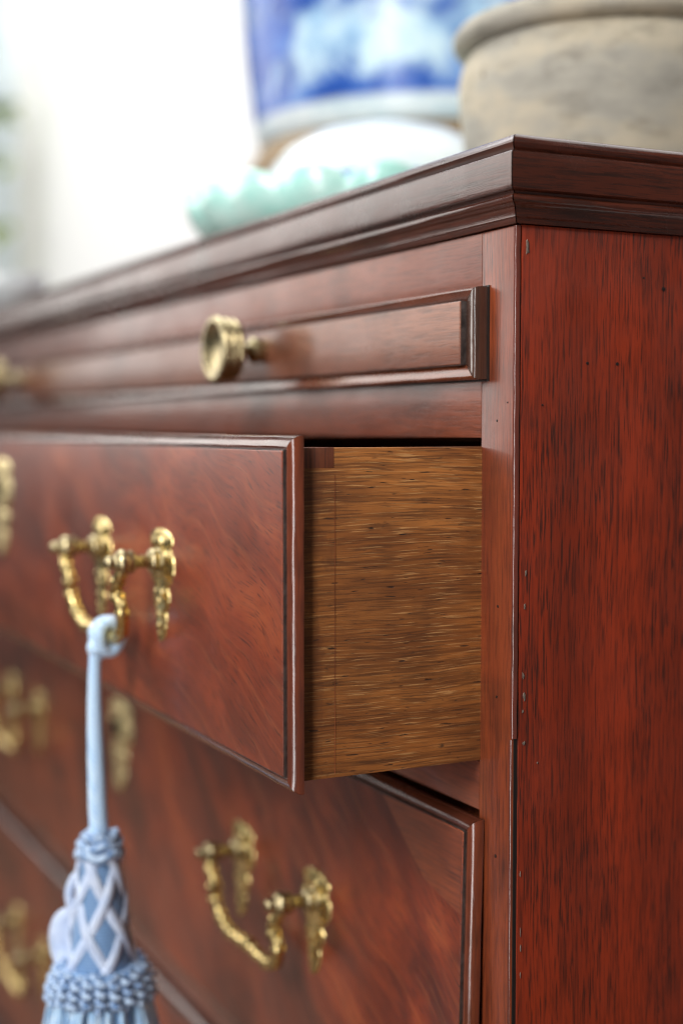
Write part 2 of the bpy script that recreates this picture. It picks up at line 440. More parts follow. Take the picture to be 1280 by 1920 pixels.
# mitred lip frames
LIP = [(.02, .0001), (0, .0008), (.02, .0018), (.08, .0028), (.18, .0037), (.32, .0044), (.50, .0050), (.70, .0053), (.86, .0053), (.95, .0051), (1.0, .0047), (1.08, .0040)]
SLIP = [(.02, .0002), (0, .0014), (.005, .0036), (.03, .0050), (.08, .0059), (.15, .0063), (.25, .0063), (.45, .0058), (.66, .0052), (.80, .0049), (.86, .0045), (1.0, .0043), (1.06, .0030)]
FIELD = .0068
def lip_frame(parent, x0, x1, z0, z1, prof, we, wt, wb, mx, mz, name='lip', seed=0., ends='lrtb', chip=None):
    def strip(side):
        bm = bmesh.new(); rows = []
        n = 90 if side in 'tb' else 40
        for k in range(n+1):
            t = k/n; row = []
            for u, h in prof:
                g = .00008
                xa, xb = x0+u*we+g, x1-u*we-g
                za, zb = z0+u*wb+g, z1-u*wt-g
                if side == 'r': p = Vector((x1-u*we, -h, za+(zb-za)*t))
                elif side == 'l': p = Vector((x0+u*we, -h, za+(zb-za)*t))
                elif side == 't': p = Vector((xa+(xb-xa)*t, -h, z1-u*wt))
                else: p = Vector((xa+(xb-xa)*t, -h, z0+u*wb))
                if 0 < k < n and 0 < h and .0 <= u < .9:
                    p.y += wob(p, 60, .00022, seed) + wob(p, 220, .00010, seed+3)
                    d = wob(p, 55, .00022, seed+7)
                    if side in 'rl': p.x += d
                    else: p.z += d
                row.append(p)
            rows.append(row)
        grid_faces(bm, rows)
        return add(name, bm, mz if side in 'rl' else mx, parent, 50)
    return [strip(s_) for s_ in ends]

def field(parent, x0, x1, z0, z1, we, wt, wb, h, mat, depth=.018, name='front_panel'):
    bm = bmesh.new()
    box(bm, x0+we+.0001, x1-we-.0001, -h, depth, z0+wb+.0001, z1-wt-.0001, .0006, 3)
    return add(name, bm, mat, parent, 40)

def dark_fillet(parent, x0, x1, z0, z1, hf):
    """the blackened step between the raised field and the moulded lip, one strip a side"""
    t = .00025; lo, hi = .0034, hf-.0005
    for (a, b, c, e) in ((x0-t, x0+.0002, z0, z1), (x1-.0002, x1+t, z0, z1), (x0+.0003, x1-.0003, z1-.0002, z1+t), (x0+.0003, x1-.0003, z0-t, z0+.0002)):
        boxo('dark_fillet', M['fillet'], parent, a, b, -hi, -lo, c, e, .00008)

# ---------------- hardware
def half_width(t):
    """outline of the rococo back plate, t = height in mm about the post"""
    pts = [(-37, .6), (-36, 2.2), (-33.5, 3.6), (-30, 4.7), (-26, 5.3), (-23.5, 4.8), (-21, 6.2), (-18, 7.4), (-15, 7.6), (-12.5, 6.2), (-11, 6.8),
           (-8, 9.6), (-5, 11.6), (-1, 12.0), (2, 11.3), (4.5, 9.3), (6, 9.0), (8, 10.6), (10.5, 10.6), (12.5, 8.6), (14.3, 5.2), (15, 1.0)]
    for (a, wa), (b, wb) in zip(pts, pts[1:]):
        if a <= t <= b:
            s_ = (t-a)/(b-a); s_ = s_*s_*(3-2*s_); return wa+(wb-wa)*s_
    return .6
def plate_mesh(sc=1.0, keyhole=False, wide=1.0):
    bm = bmesh.new(); rows = []; nt, ns = 78, 25
    lobes = [(0, 9.5, 3.2, 1.6), (-5.2, 8.2, 2.6, 1.3), (5.2, 8.2, 2.6, 1.3), (-9.2, 2, 2.6, 1.4), (9.2, 2, 2.6, 1.4), (-9, -5, 2.6, 1.3), (9, -5, 2.6, 1.3),
             (-5, -15, 2.4, 1.4), (5, -15, 2.4, 1.4), (0, -19, 2.2, 1.5), (-2.4, -25, 1.8, 1.0), (2.4, -25, 1.8, 1.0), (0, -30, 2.0, 1.3), (0, -34.5, 1.7, 1.2), (0, 13, 1.8, 1.2)]
    for i in range(nt+1):
        tz = -37+52*i/nt; wv = half_width(tz)*wide*1.42; row = []
        for j in range(ns):
            s_ = -1+2*j/(ns-1); x = wv*s_
            h = 1.6*max(0, 1-abs(s_)**4)**.5
            for lx, lz, lr, lh in lobes:
                h += (lh if lz > -10 else lh*.55)*math.exp(-((x/wide-lx)**2+(tz-lz)**2)/(lr*lr*.7))*(1-abs(s_)**6)
            h += .22*math.cos(tz*2.1+abs(x)*1.4)*(1-abs(s_)**2)
            rr = math.hypot(x, tz)
            if rr < 6.5: h = h*.35+1.6
            row.append(Vector((x*sc/1000, -h*sc/1000, tz*sc/1000)))
        rows.append(row)
    V = grid_faces(bm, rows)
    # rim down to the wood
    for seq in ([r[0] for r in V], [r[-1] for r in V]):
        low = [bm.verts.new((v.co.x, .0002, v.co.z)) for v in seq]
        for a in range(len(seq)-1): bm.faces.new((seq[a], seq[a+1], low[a+1], low[a]))
    return bm
def make_post(parent, x, zz, y, L=.0205):
    bm = bmesh.new()
    pr = [(.0, .0010), (.0062, .0008), (.0066, -.0012), (.0060, -.0024), (.0052, -.0028), (.0058, -.0040), (.0056, -.0056), (.0042, -.0066), (.0031, -.0072), (.0030, -.0125),
          (.0036, -.0132), (.0050, -.0140), (.0056, -.0152), (.0050, -.0164), (.0054, -.0172), (.0060, -.0186), (.0057, -.0204), (.0044, -.0218), (.0030, -.0226),
          (.0027, -.0236), (.0031, -.0250), (.0026, -.0264), (.0012, -.0272), (0, -.0273)]
    lathe(bm, pr, 24, 'y', cap=False)
    return add('post', bm, M['brass_smooth'], parent, 60, (x, y, zz))
BAIL = [(46.7, -19, 0), (46.2, -19.4, -5), (42.0, -19.8, -10), (38.6, -19.4, -14.5), (41.6, -18.3, -20), (41.0, -17.2, -26.5), (35.0, -16.0, -33.5), (26, -15.3, -37), (14, -15, -37.4), (0, -15, -36.2)]
def bail_mesh(kn=1.0):
    half = spline(BAIL, 6)
    path = [Vector((p.x, p.y, p.z)) for p in half] + [Vector((-p.x, p.y, p.z)) for p in reversed(half[:-1])]
    path = [p/1000 for p in path]; n = len(path)
    knops = [(.10, .9), (.19, 1.5), (.255, 1.2), (.33, .8), (.40, 1.3), (.455, .9), (.5, 1.5), (.545, .9), (.60, 1.3), (.67, .8), (.745, 1.2), (.81, 1.5), (.90, .9)]
    def rad(t):
        r = 3.0
        for k, a in knops: r += kn*a*math.exp(-((t-k)/.011)**2)
        return r/1000
    # resample finely
    fine = spline(path, 3)
    bm = bmesh.new(); tube(bm, fine, rad, 12)
    for s_ in (-1, 1):   # leaf curls where the swan neck turns
        blob(bm, (s_*.0400, -.0190, -.0150), (.0030, .0022, .0026)); blob(bm, (s_*.0455, -.0185, -.0195), (.0024, .002, .0028))
        blob(bm, (s_*.0300, -.0158, -.0365), (.0034, .0026, .0028))
    return bm
PLATE = bpy.data.meshes.new('plate'); 
def handle(parent, xc, zz, y, kn=1.0):
    for s_ in (1, -1):
        bm = plate_mesh(); add('back_plate', bm, M['brass'], parent, 60, (xc+s_*.0467, y, zz))
        make_post(parent, xc+s_*.0467, zz, y)
    o = add('bail', bail_mesh(kn), M['brass'], parent, 80, (xc, y, zz))
    return o
def escutcheon(parent, xc, zz, y):
    bm = plate_mesh(1.22, wide=1.25)
    o = add('escutcheon', bm, M['gilt'], parent, 60, (xc, y, zz))
    bm = bmesh.new(); lathe(bm, [(0, -.0072), (.0030, -.0072), (.0030, -.001), (0, -.001)], 16, 'y', (0, 0, .002)); box(bm, -.0014, .0014, -.0069, -.001, -.0075, .001)
    add('keyhole', bm, M['black'], parent, None, (xc, y, zz))

HX = -0.2068; HXL = sx(HX)
def drawer(name, zt, zb, ven, dy=0, tilt=0, label=None, hz=None):
    """local frame: x as the chest, y=0 the stile plane, z=0 the top of the lip"""
    H = zt-zb; h = -H
    bm = bmesh.new()
    we, wt, wb = .0050, .0056, .0062
    lx0, lx1 = sx(-.0203), -.0203
    box(bm, lx0+we+.0001, lx1-we-.0001, -FIELD, .0115, h+wb+.0001, -wt-.0001, .0005, 3)
    d = add(name, bm, ven, chest, 40, (0, dy, z(zt)))
    if label: d['label'] = label
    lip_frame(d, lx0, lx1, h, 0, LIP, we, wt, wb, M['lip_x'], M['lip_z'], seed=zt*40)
    dark_fillet(d, lx0+we, lx1-we, h+wb, -wt, FIELD)
    # lip backing so the frame is solid
    for (a, b, c, e) in ((lx0+.0004, lx1-.0004, -.0003-wt, -.0003), (lx0+.0004, lx1-.0004, h+.0003, h+.0003+wb), (lx0+.0004, lx0+we, h+wb+.0005, -wt-.0005), (lx1-we, lx1-.0004, h+wb+.0005, -wt-.0005)):
        boxo('lip_backing', M['lip_x'], d, a, b, -.0012, -.0001, c, e, 0)
    return d, H
def drawer_box(d, H, deep=.43, zt=-.0048, zbm=None):
    ox1 = SE+.0007; ox0 = sx(ox1)
    zb_ = zbm if zbm is not None else -H+.0030
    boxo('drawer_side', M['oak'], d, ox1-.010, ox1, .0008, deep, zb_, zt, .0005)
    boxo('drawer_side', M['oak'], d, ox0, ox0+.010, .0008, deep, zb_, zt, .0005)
    boxo('drawer_back', M['oak'], d, ox0+.0102, ox1-.0102, deep-.010, deep, zb_+.008, zt-.006, .0005)
    boxo('drawer_bottom', M['oak'], d, ox0+.0102, ox1-.0102, .012, deep-.0002, zb_+.004, zb_+.009, .0003)
    boxo('drawer_front_core', M['pin'], d, ox0+.0102, ox1-.0102, .0118, .022, zb_+.010, zt-.0008, .0005)

PULL = -0.0800
d1, H1 = drawer('drawer', D1[0], D1[1], M['veneer1'], PULL, label='top drawer pulled open, oak side showing')
drawer_box(d1, H1, .43, -.0048, -.1312)
for zz in (D1[0],):
    pass
yf = -.0068
handle(d1, HX, -.0580, yf, .55); handle(d1, HXL, -.0580, yf, .55); escutcheon(d1, XL/2, -.035, yf)
# dovetail pin let into the oak side, scribe line behind it
ox = SE+.0007
boxo('dovetail_pin', M['pin'], d1, ox-.008, ox+.00015, .0010, .0143, -.0125, -.0046, .0004)
bm = bmesh.new(); rows = []
for k in range(50):
    h = -.0150-(.1306-.0150-.001)*k/49
    a = wob((0, 0, h), 60, .00025, 3)
    rows.append([Vector((ox+.00022, .01455+a-.00010, h)), Vector((ox+.00022, .01455+a+.00010, h))])
grid_faces(bm, rows); add('scribe_line', bm, M['pin'], d1)

d2, H2 = drawer('drawer', D2[0], D2[1], M['veneer2'], -.0004, label='second drawer, closed, dark flame veneer')
d2.rotation_euler = (R(-1.3), 0, 0)
drawer_box(d2, H2, .43, -.0048, -H2+.0075)
for o in d2.children:
    if o.name.startswith(('drawer_side', 'drawer_back', 'drawer_bottom')): o.rotation_euler = (R(1.3), 0, 0)
handle(d2, HX, -.0735, yf, .8); handle(d2, HXL, -.0735, yf, .8); escutcheon(d2, XL/2, -.046, yf)
# a let-in veneer patch at the upper right corner
bm = bmesh.new()
pp = [(-.0258, -.0061), (-.0940, -.0061), (-.0560, -.0330), (-.0440, -.0360), (-.0258, -.0400)]
f0 = [bm.verts.new((a, -FIELD-.00016, b)) for a, b in pp]; f1 = [bm.verts.new((a, -.0060, b)) for a, b in pp]
bm.faces.new(f0)
for i in range(len(pp)): bm.faces.new((f0[i], f0[(i+1) % len(pp)], f1[(i+1) % len(pp)], f1[i]))
add('veneer_patch', bm, M['patch'], d2)
d3, H3 = drawer('drawer', D3[0], D3[1], M['veneer3'], -.0004, label='third drawer, closed, at the bottom of the picture')
drawer_box(d3, H3)
handle(d3, HXL, -.0790, yf); handle(d3, HX, -.0790, yf); escutcheon(d3, XL/2, -.050, yf)

# ---------------- pull-out slide with two knobs
WE, WT, WB = .0100, .0052, .0062
sl_x0, sl_x1 = sx(-.0199), -.0199
bm = bmesh.new(); box(bm, sl_x0+WE, sl_x1-WE, -.0072, .010, SZ0+WB, SZ1-WT, .0005, 3)
slide = add('pull_out_slide', bm, M['slide'], chest, 40, (0, 0, Z0))
slide['label'] = 'pull-out brushing slide with moulded edge'
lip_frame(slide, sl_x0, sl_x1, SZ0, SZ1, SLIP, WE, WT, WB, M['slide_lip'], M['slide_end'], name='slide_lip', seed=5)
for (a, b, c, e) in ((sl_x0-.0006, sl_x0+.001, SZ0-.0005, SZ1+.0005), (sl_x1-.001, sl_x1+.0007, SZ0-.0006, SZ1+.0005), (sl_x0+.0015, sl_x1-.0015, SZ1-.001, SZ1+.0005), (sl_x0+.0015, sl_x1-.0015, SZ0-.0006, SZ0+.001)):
    boxo('gap_shade_strip', M['black'], slide, a, b, -.00045, .002, c, e, 0)  # black strips painted in as the shade of the gap round the slide
dark_fillet(slide, sl_x0+WE, sl_x1-WE, SZ0+WB, SZ1-WT, .0072)
def knob(x):
    bm = bmesh.new()
    pr = [(0, .0004), (.0060, .0004), (.0064, -.0010), (.0060, -.0022), (.0066, -.0034), (.0070, -.0050), (.0064, -.0068), (.0046, -.0080), (.0034, -.0090), (.0032, -.0125),
          (.0050, -.0136), (.0110, -.0146), (.0150, -.0158), (.0162, -.0172), (.0160, -.0186), (.0150, -.0192), (.0156, -.0200), (.0165, -.0212), (.0163, -.0228),
          (.0150, -.0234), (.0156, -.0240), (.0170, -.0250), (.0174, -.0264), (.0170, -.0276), (.0158, -.0283), (.0140, -.0282), (.0126, -.0276), (.0118, -.0268),
          (.0112, -.0262), (.0106, -.0263), (.0098, -.0257), (.0080, -.0248), (.0055, -.0242), (.0030, -.0239), (0, -.0238)]
    lathe(bm, pr, 48, 'y', cap=False)
    add('knob', bm, M['brass_smooth'], slide, 60, (x, -.0070, .0405))
knob(-.228); knob(sx(-.228)-.026)

# small wear: nail holes and chips on the side and stile
def dot(x, y, zz, r, face, mat=M['black'], el=1.0):
    bm = bmesh.new()
    if face == 'x': lathe(bm, [(0, .00022), (r, .00012), (r*.9, -.0001)], 8, 'x', (0, 0, 0), cap=False)
    else: lathe(bm, [(0, -.00022), (r, -.00012), (r*.9, .0001)], 8, 'y', (0, 0, 0), cap=False)
    for v in bm.verts: v.co.z *= el
    add('nail_hole' if mat is M['black'] else 'chip', bm, mat, chest, None, (x, y, z(zz)))
for y, zz, r in ((.0330, -.0195+.045, .0006), (.0475, -.0195+.045, .0007), (.0700, .0560, .0009), (.0120, .009, .0004), (.060, .060, .0004)):
    dot(-.0001, y, zz, r, 'x')
dot(.0080, .083, .0960, .0008, 'x')
for x, zz, r in ((-.0120, -.0700, .0006), (-.0125, -.1060, .0006), (-.0125, -.1700, .0008), (-.0135, .0030, .0005), (-.0060, .0100, .0004)):
    dot(x, .0, zz, r, 'y')
random.seed(3)
for y, zz, r, e in ((.0046, .0690, .0007, 4.2), (.0050, -.0560, .0003, 4.), (.0046, -.0690, .0003, 3.5), (.0042, -.0960, .0004, 3.4),
                    (.0047, -.1043, .0005, 2.8), (.0041, -.1100, .0003, 2.), (.0046, -.1225, .0007, 1.0), (.0110, -.131, .0003, 1.5)):
    bm = bmesh.new(); rows = []
    ring = []
    for k in range(11):
        a = 2*math.pi*k/11; rr = r*random.uniform(.55, 1.25); ring.append(Vector((.00016, rr*math.cos(a), rr*e*math.sin(a))))
    vs_ = [bm.verts.new(p) for p in ring]; c0 = bm.verts.new((.00032, random.uniform(-.3, .3)*r, 0))
    base = [bm.verts.new((-.0001, p.y*1.1, p.z*1.1)) for p in ring]
    for k in range(11):
        bm.faces.new((vs_[k], vs_[(k+1) % 11], c0)); bm.faces.new((base[k], base[(k+1) % 11], vs_[(k+1) % 11], vs_[k]))
    add('chip', bm, M['filler'], chest, None, (-.0001, y, z(zz)))

for k in range(4):
    zz = random.choice((random.uniform(-.135, -.045), random.uniform(-.25, -.13), random.uniform(-.25, -.15)))
    ln = random.uniform(.0012, .0055); wd = random.uniform(.00012, .00030); yy = random.uniform(.0033, .0041)
    bm = bmesh.new(); rows = []
    for q in range(6):
        t = q/5; wv = wd*math.sin(math.pi*(t*.9+.05))*random.uniform(.6, 1.3)
        rows.append([Vector((-.0001, -wv, ln*(t-.5))), Vector((.00016, 0, ln*(t-.5))), Vector((-.0001, wv, ln*(t-.5)))])
    grid_faces(bm, rows); add('worn_sliver', bm, M['filler'], chest, None, (0, yy, z(zz)))

# ------------------------------------------------------------------ tassel hanging from the open drawer's bail
silk = NT('blue_silk_cord'); vv = silk.warp(40, (.002, .002, .002))
tw = silk.wave(silk.vec((1, 1, 1), rot=(0, R(38), 0), src=vv), 190, .6, 2, 1, 'X')
silk.set(Base_Color=silk.mix(tw, (.34, .56, .84), (.60, .77, .94)), Roughness=.55, Sheen_Weight=.5, Normal=silk.bump(tw, .35, .0006))
M['silk'] = silk.m
rib = NT('ribbed_blue_silk'); rw = rib.wave(rib.vec((1, 1, 1)), 210, .3, 2, 1, 'Z')
rib.set(Base_Color=rib.mix(rw, (.07, .17, .38), (.22, .39, .64)), Roughness=.6, Sheen_Weight=.4, Normal=rib.bump(rw, .6, .0005))
M['ribbed'] = rib.m
M['ribbon'] = plain('satin_ribbon', (.60, .69, .86), .42, c2=(.42, .53, .75), vscale=120, Sheen_Weight=.3)
bul = NT('bullion_cord'); bw = bul.wave(bul.vec((1, 1, 1), rot=(0, R(30), R(20))), 170, 1., 2, 1, 'X')
bul.set(Base_Color=bul.mix(bw, (.09, .20, .42), (.46, .60, .78)), Roughness=.55, Sheen_Weight=.4)
M['bullion'] = bul.m
fr = NT('silk_fringe'); fn = fr.noise(fr.vec((900, 900, 25)), 1, 2)
fr.set(Base_Color=fr.ramp(fn, [(.35, (.20, .40, .66)), (.60, (.48, .67, .86)), (.72, (.80, .84, .80))]), Roughness=.5, Sheen_Weight=.4)
M['fringe'] = fr.m

TX, TY, TZ = -.1930, -.1070, z(-.0990)
tas = thing('tassel', 'pale blue silk key tassel hanging on a cord from the open drawer handle', 'tassel', (TX, TY, TZ))
# loop round the bail (bail centre line is at local y +.0035, z +.003)
bm = bmesh.new()
for q, off in enumerate((-.0030, .0030)):
    loop = []
    for k in range(25):
        a = k/24*2*math.pi
        loop.append((off+.0012*math.sin(a+q), .0042-.0056*math.cos(a), .0004+(.0066+.0006*q)*math.sin(a)))
    tube(bm, spline(loop, 2), .0031, 12)
blob(bm, (.0003, -.0014, -.0050), (.0054, .0048, .0046)); blob(bm, (-.0004, -.0010, -.0088), (.0036, .0036, .0034))
for v in bm.verts: v.co += Vector((1, 1, 1))*wob(v.co, 260, .0005, 4)
add('cord_loop', bm, M['silk'], tas, 80)
bm = bmesh.new(); cp = [(0, -.002, -.004), (.0003, -.0026, -.03), (0, -.0020, -.06), (-.0002, -.0008, -.098)]
cps = spline(cp, 26); nst = 7
for q in range(nst):
    path = []
    for k, p in enumerate(cps):
        t = k/(len(cps)-1); rr = .0017+.0014*min(1, t*1.15); a = 2*math.pi*q/nst + t*2*math.pi*4.5
        path.append(p+Vector((rr*math.cos(a), rr*math.sin(a), 0)))
    tube(bm, path, lambda t: .0010+.0006*min(1, t*1.15), 7)
add('cord', bm, M['silk'], tas, 80)
ay = -.0008
# knotted collar
bm = bmesh.new()
for ring, (zz, rr, tr, nb) in enumerate(((-.0955, .0062, .0020, 7), (-.0995, .0078, .0023, 8), (-.1035, .0086, .0025, 8))):
    for k in range(nb):
        a = 2*math.pi*(k+.5*ring)/nb
        c = Vector((rr*math.cos(a), ay+rr*math.sin(a), zz)); t = Vector((-math.sin(a), math.cos(a), .35 if k % 2 else -.35))
        tube(bm, [c-t*.0042, c-t*.002+Vector((math.cos(a), math.sin(a), 0))*.0012, c+t*.002+Vector((math.cos(a), math.sin(a), 0))*.0012, c+t*.0042], tr, 8)
add('knotted_collar', bm, M['bullion'], tas, 80)
def head_r(t): return .0088 + .0012*math.sin(t*3.0) + .0072*t**1.6       # t 0..1 down the head
HZ0, HZ1 = -.1040, -.1610
bm = bmesh.new(); lathe(bm, [(head_r(k/24), HZ0+(HZ1-HZ0)*k/24) for k in range(25)], 36, 'z', (0, ay, 0)); add('ribbed_head', bm, M['ribbed'], tas, 80)
# latticed ribbons
for sgn in (1, -1):
    for s in range(5):
        a0 = 2*math.pi*s/5 + (.3 if sgn > 0 else .75)
        bm = bmesh.new(); rows = []
        n = 26
        for k in range(n+1):
            t = k/n; a = a0 + sgn*t*2.3; over = .0007 + .0006*math.sin(t*math.pi*4*1.0+(0 if sgn > 0 else math.pi))
            zz = HZ0+(HZ1-HZ0)*t; rr = head_r(t)+over
            row = []
            for q, (dw, dh) in enumerate(((-1, -.0004), (-.6, .0005), (0, .0008), (.6, .0005), (1, -.0004))):
                aa = a + dw*.0026/rr; row.append(Vector(((rr+dh)*math.cos(aa), ay+(rr+dh)*math.sin(aa), zz + dw*sgn*.0008)))
            rows.append(row)
        grid_faces(bm, rows); o = add('lattice_ribbon', bm, M['ribbon'], tas, 80)
# slack satin loops on the far side
def ribbon_loop(pts, wd):
    bm = bmesh.new(); rows = []
    P = spline(pts, 8)
    for i, p in enumerate(P):
        t = (P[min(i+1, len(P)-1)]-P[max(i-1, 0)]).normalized()
        side = t.cross(Vector((-.894, .445, 0))).normalized()   # faces across the view of the front
        row = [p+side*wd*q + Vector((.894, -.445, 0))*(.0010*(1-abs(q)*2)) for q in (-.5, -.25, 0, .25, .5)]
        rows.append(row)
    grid_faces(bm, rows); o = add('ribbon_loop', bm, M['ribbon'], tas, 80)
    m = o.modifiers.new('thick', 'SOLIDIFY'); m.thickness = .0006
rd = Vector((-.4449, -.8937, 0))*-1      # roughly image-left is -rd
il = Vector((-.4449, -.8937, 0))
def L_(l, up, back=0.): return Vector((0, ay, 0)) + il*l + Vector((0, 0, up)) + Vector((-.8937, .4449, 0))*back
ribbon_loop([L_(.0085, -.1125), L_(.0130, -.1175, .001), L_(.0152, -.1245, .001), L_(.0140, -.1320, .001), L_(.0105, -.1370)], .0042)
ribbon_loop([L_(.0120, -.1365, .006), L_(.0185, -.1395, .008), L_(.0210, -.1460, .008), L_(.0205, -.1540, .008), L_(.0180, -.1600, .006)], .0105)
# bullion ruff: upright coils side by side
NC = 22
for s in range(NC):
    a = 2*math.pi*s/NC; jit = random.uniform(-.0006, .0006)
    def ctr(t):
        rr = .0188 + .0042*math.sin(min(1, t*1.1)*math.pi*.55) + .0012*t
        return Vector((rr*math.cos(a), ay+rr*math.sin(a), -.1575-.0150*t+jit))
    e1 = Vector((math.cos(a), math.sin(a), 0)); e2 = Vector((-math.sin(a), math.cos(a), 0)); turns = 3.6; pts = []
    for k in range(52):
        t = k/51; ph = t*turns*2*math.pi+s
        pts.append(ctr(t)+(e1*math.cos(ph)+e2*math.sin(ph))*.00200)
    bm = bmesh.new(); tube(bm, pts, .00150, 6); add('bullion_coil', bm, M['bullion'], tas, 80)
bm = bmesh.new(); lathe(bm, [(.012, -.1560), (.0185, -.1580), (.0205, -.1650), (.0205, -.1730), (.012, -.1750)], 30, 'z', (0, ay, 0)); add('ruff_core', bm, M['ribbed'], tas, 80)
# skirt
bm = bmesh.new()
random.seed(11)
for s in range(230):
    a = random.uniform(0, 2*math.pi); r0 = random.uniform(.0185, .0238) if s % 3 else random.uniform(.008, .018); fl = random.uniform(.0085, .0115)*(r0/.0225)
    pts = []
    for k in range(7):
        t = k/6; rr = r0 + fl*(1-(1-t)**2.2) ; aa = a+random.uniform(-.03, .03)
        pts.append(Vector((rr*math.cos(aa), ay+rr*math.sin(aa), -.1730-.088*t)))
    tube(bm, spline(pts, 2), random.uniform(.0010, .0015), 6)
tag(add('fringe', bm, M['fringe'], tas, 80), kind='stuff')

# ------------------------------------------------------------------ things standing on top
TOP = z(.1110)
# earthenware pot
pm = NT('weathered_earthenware')
pv = pm.warp(18, (.02, .02, .006))
n1 = pm.noise(pm.vec((13, 13, 26), src=pv), 1, 5, .6)
n2 = pm.noise(pm.vec((40, 40, 90), src=pv), 1, 4, .65)
pc = pm.ramp(n1, [(.30, (.250, .240, .210)), (.45, (.370, .350, .300)), (.58, (.480, .425, .325)), (.75, (.560, .510, .405))])
pc = pm.mix(pm.math('MULTIPLY', pm.ramp(n2, [(.52, 0.), (.72, 1.)]), .45), pc, (.125, .110, .085))
sp1 = pm.noise(pm.vec((75, 75, 75), loc=(5, 3, 1)), 1, 2)
pc = pm.mix(pm.math('MULTIPLY', pm.ramp(sp1, [(.70, 0.), (.76, 1.)]), .7), pc, (.10, .075, .045))
pm.set(Base_Color=pc, Roughness=.85, Specular_IOR_Level=.25, Normal=pm.bump(pm.noise(pm.vec((30, 30, 190), src=pv), 1, 4), .35, .0016))
M['pot'] = pm.m
PX, PY = -0.1916, 0.1883
pot = thing('earthenware_pot', 'weathered grey-tan earthenware pot with rolled rim on the right of the chest top', 'pot', (PX, PY, TOP))
RP = .0860
prof = [(0, 0), (.070, 0), (.074, .003), (.0785, .020), (RP-.0045, .045), (RP-.0022, .065), (RP-.0018, .080), (RP-.0035, .088), (RP-.0065, .0935), (RP-.0085, .0965)]
bm = bmesh.new(); lathe(bm, prof + [(.070, .096), (.074, .07), (.070, .03), (.05, .01), (0, .008)], 72, 'z', cap=False)
for v in bm.verts:
    d = wob(v.co, 22, .0010, 2); rr = math.hypot(v.co.x, v.co.y)
    if rr > .01: v.co.x *= 1+d/rr; v.co.y *= 1+d/rr
add('body', bm, M['pot'], pot, 60)
rim = [(RP-.0095, .0955), (RP-.003, .0960), (RP+.0004, .0978), (RP+.0022, .1008), (RP+.0020, .1046), (RP-.0005, .1078), (RP-.005, .1096), (RP-.010, .1090), (RP-.0135, .1060), (RP-.0145, .0955)]
bm = bmesh.new(); lathe(bm, rim, 72, 'z', cap=False)
for v in bm.verts: v.co.z += wob(v.co, 14, .0009, 6)
add('rim', bm, M['pot'], pot, 60)

# blue and white jar
jm = NT('blue_white_porcelain')
jv = jm.warp(14, (.05, .05, .05))
j1 = jm.noise(jm.vec((13, 13, 13), src=jv, loc=(2.2, .4, 1.3)), 1, 3, .55)
j2 = jm.noise(jm.vec((34, 34, 34), src=jv, loc=(1, 2, 3)), 1, 3, .6)
ground = jm.ramp(j2, [(.32, (.018, .060, .32)), (.55, (.035, .13, .52)), (.75, (.09, .25, .68))])
jz = jm.sep()[2]
up = jm.ramp(jm.math('ADD', jz, jm.math('MULTIPLY', j2, .09)), [(.200, 0.), (.222, 1.)])          # blossoms only above the plain blue zone
blos = jm.math('MULTIPLY', jm.ramp(j1, [(.49, 0.), (.60, 1.)]), up)
jc = jm.mix(blos, ground, jm.ramp(j2, [(.3, (.26, .50, .80)), (.6, (.66, .84, .92))]))
low = jm.ramp(jz, [(.141, 1.), (.144, 0.)])
wz = jm.ramp(j2, [(.42, (.62, .74, .80)), (.62, (.82, .88, .90))])
jc = jm.mix(low, jc, wz)
jm.set(Base_Color=jc, Roughness=.26)
M['jar'] = jm.m
M['stand'] = plain('tan_wood_stand', (.30, .20, .095), .5, c2=(.20, .13, .06), vscale=60)
JX, JY = -.615, .315
jar = thing('blue_white_jar', 'large blue and white porcelain jar on a tan stand behind the scalloped dish', 'jar', (JX, JY, TOP))
bm = bmesh.new()
lathe(bm, [(0, .122), (.138, .122), (.1440, .126), (.1475, .133), (.1500, .150), (.1560, .20), (.1605, .26), (.163, .32), (.158, .38), (.135, .43), (.10, .455), (.075, .462), (.072, .49), (.078, .497), (.068, .497), (.064, .46), (0, .44)], 72, cap=False)
add('body', bm, M['jar'], jar, 60)
bm = bmesh.new(); lathe(bm, [(0, .0), (.150, 0), (.155, .011), (.150, .028), (.138, .042), (.136, .066), (.146, .080), (.154, .094), (.155, .106), (.146, .1215), (0, .1215)], 72, cap=False)
add('stand', bm, M['stand'], jar, 50)
bm = bmesh.new(); lathe(bm, [(.0, .4975), (.084, .4975), (.088, .503), (.084, .515), (.05, .545), (.02, .56), (.012, .575), (.018, .59), (.012, .602), (0, .605)], 48, cap=False); add('lid', bm, M['jar'], jar, 60)

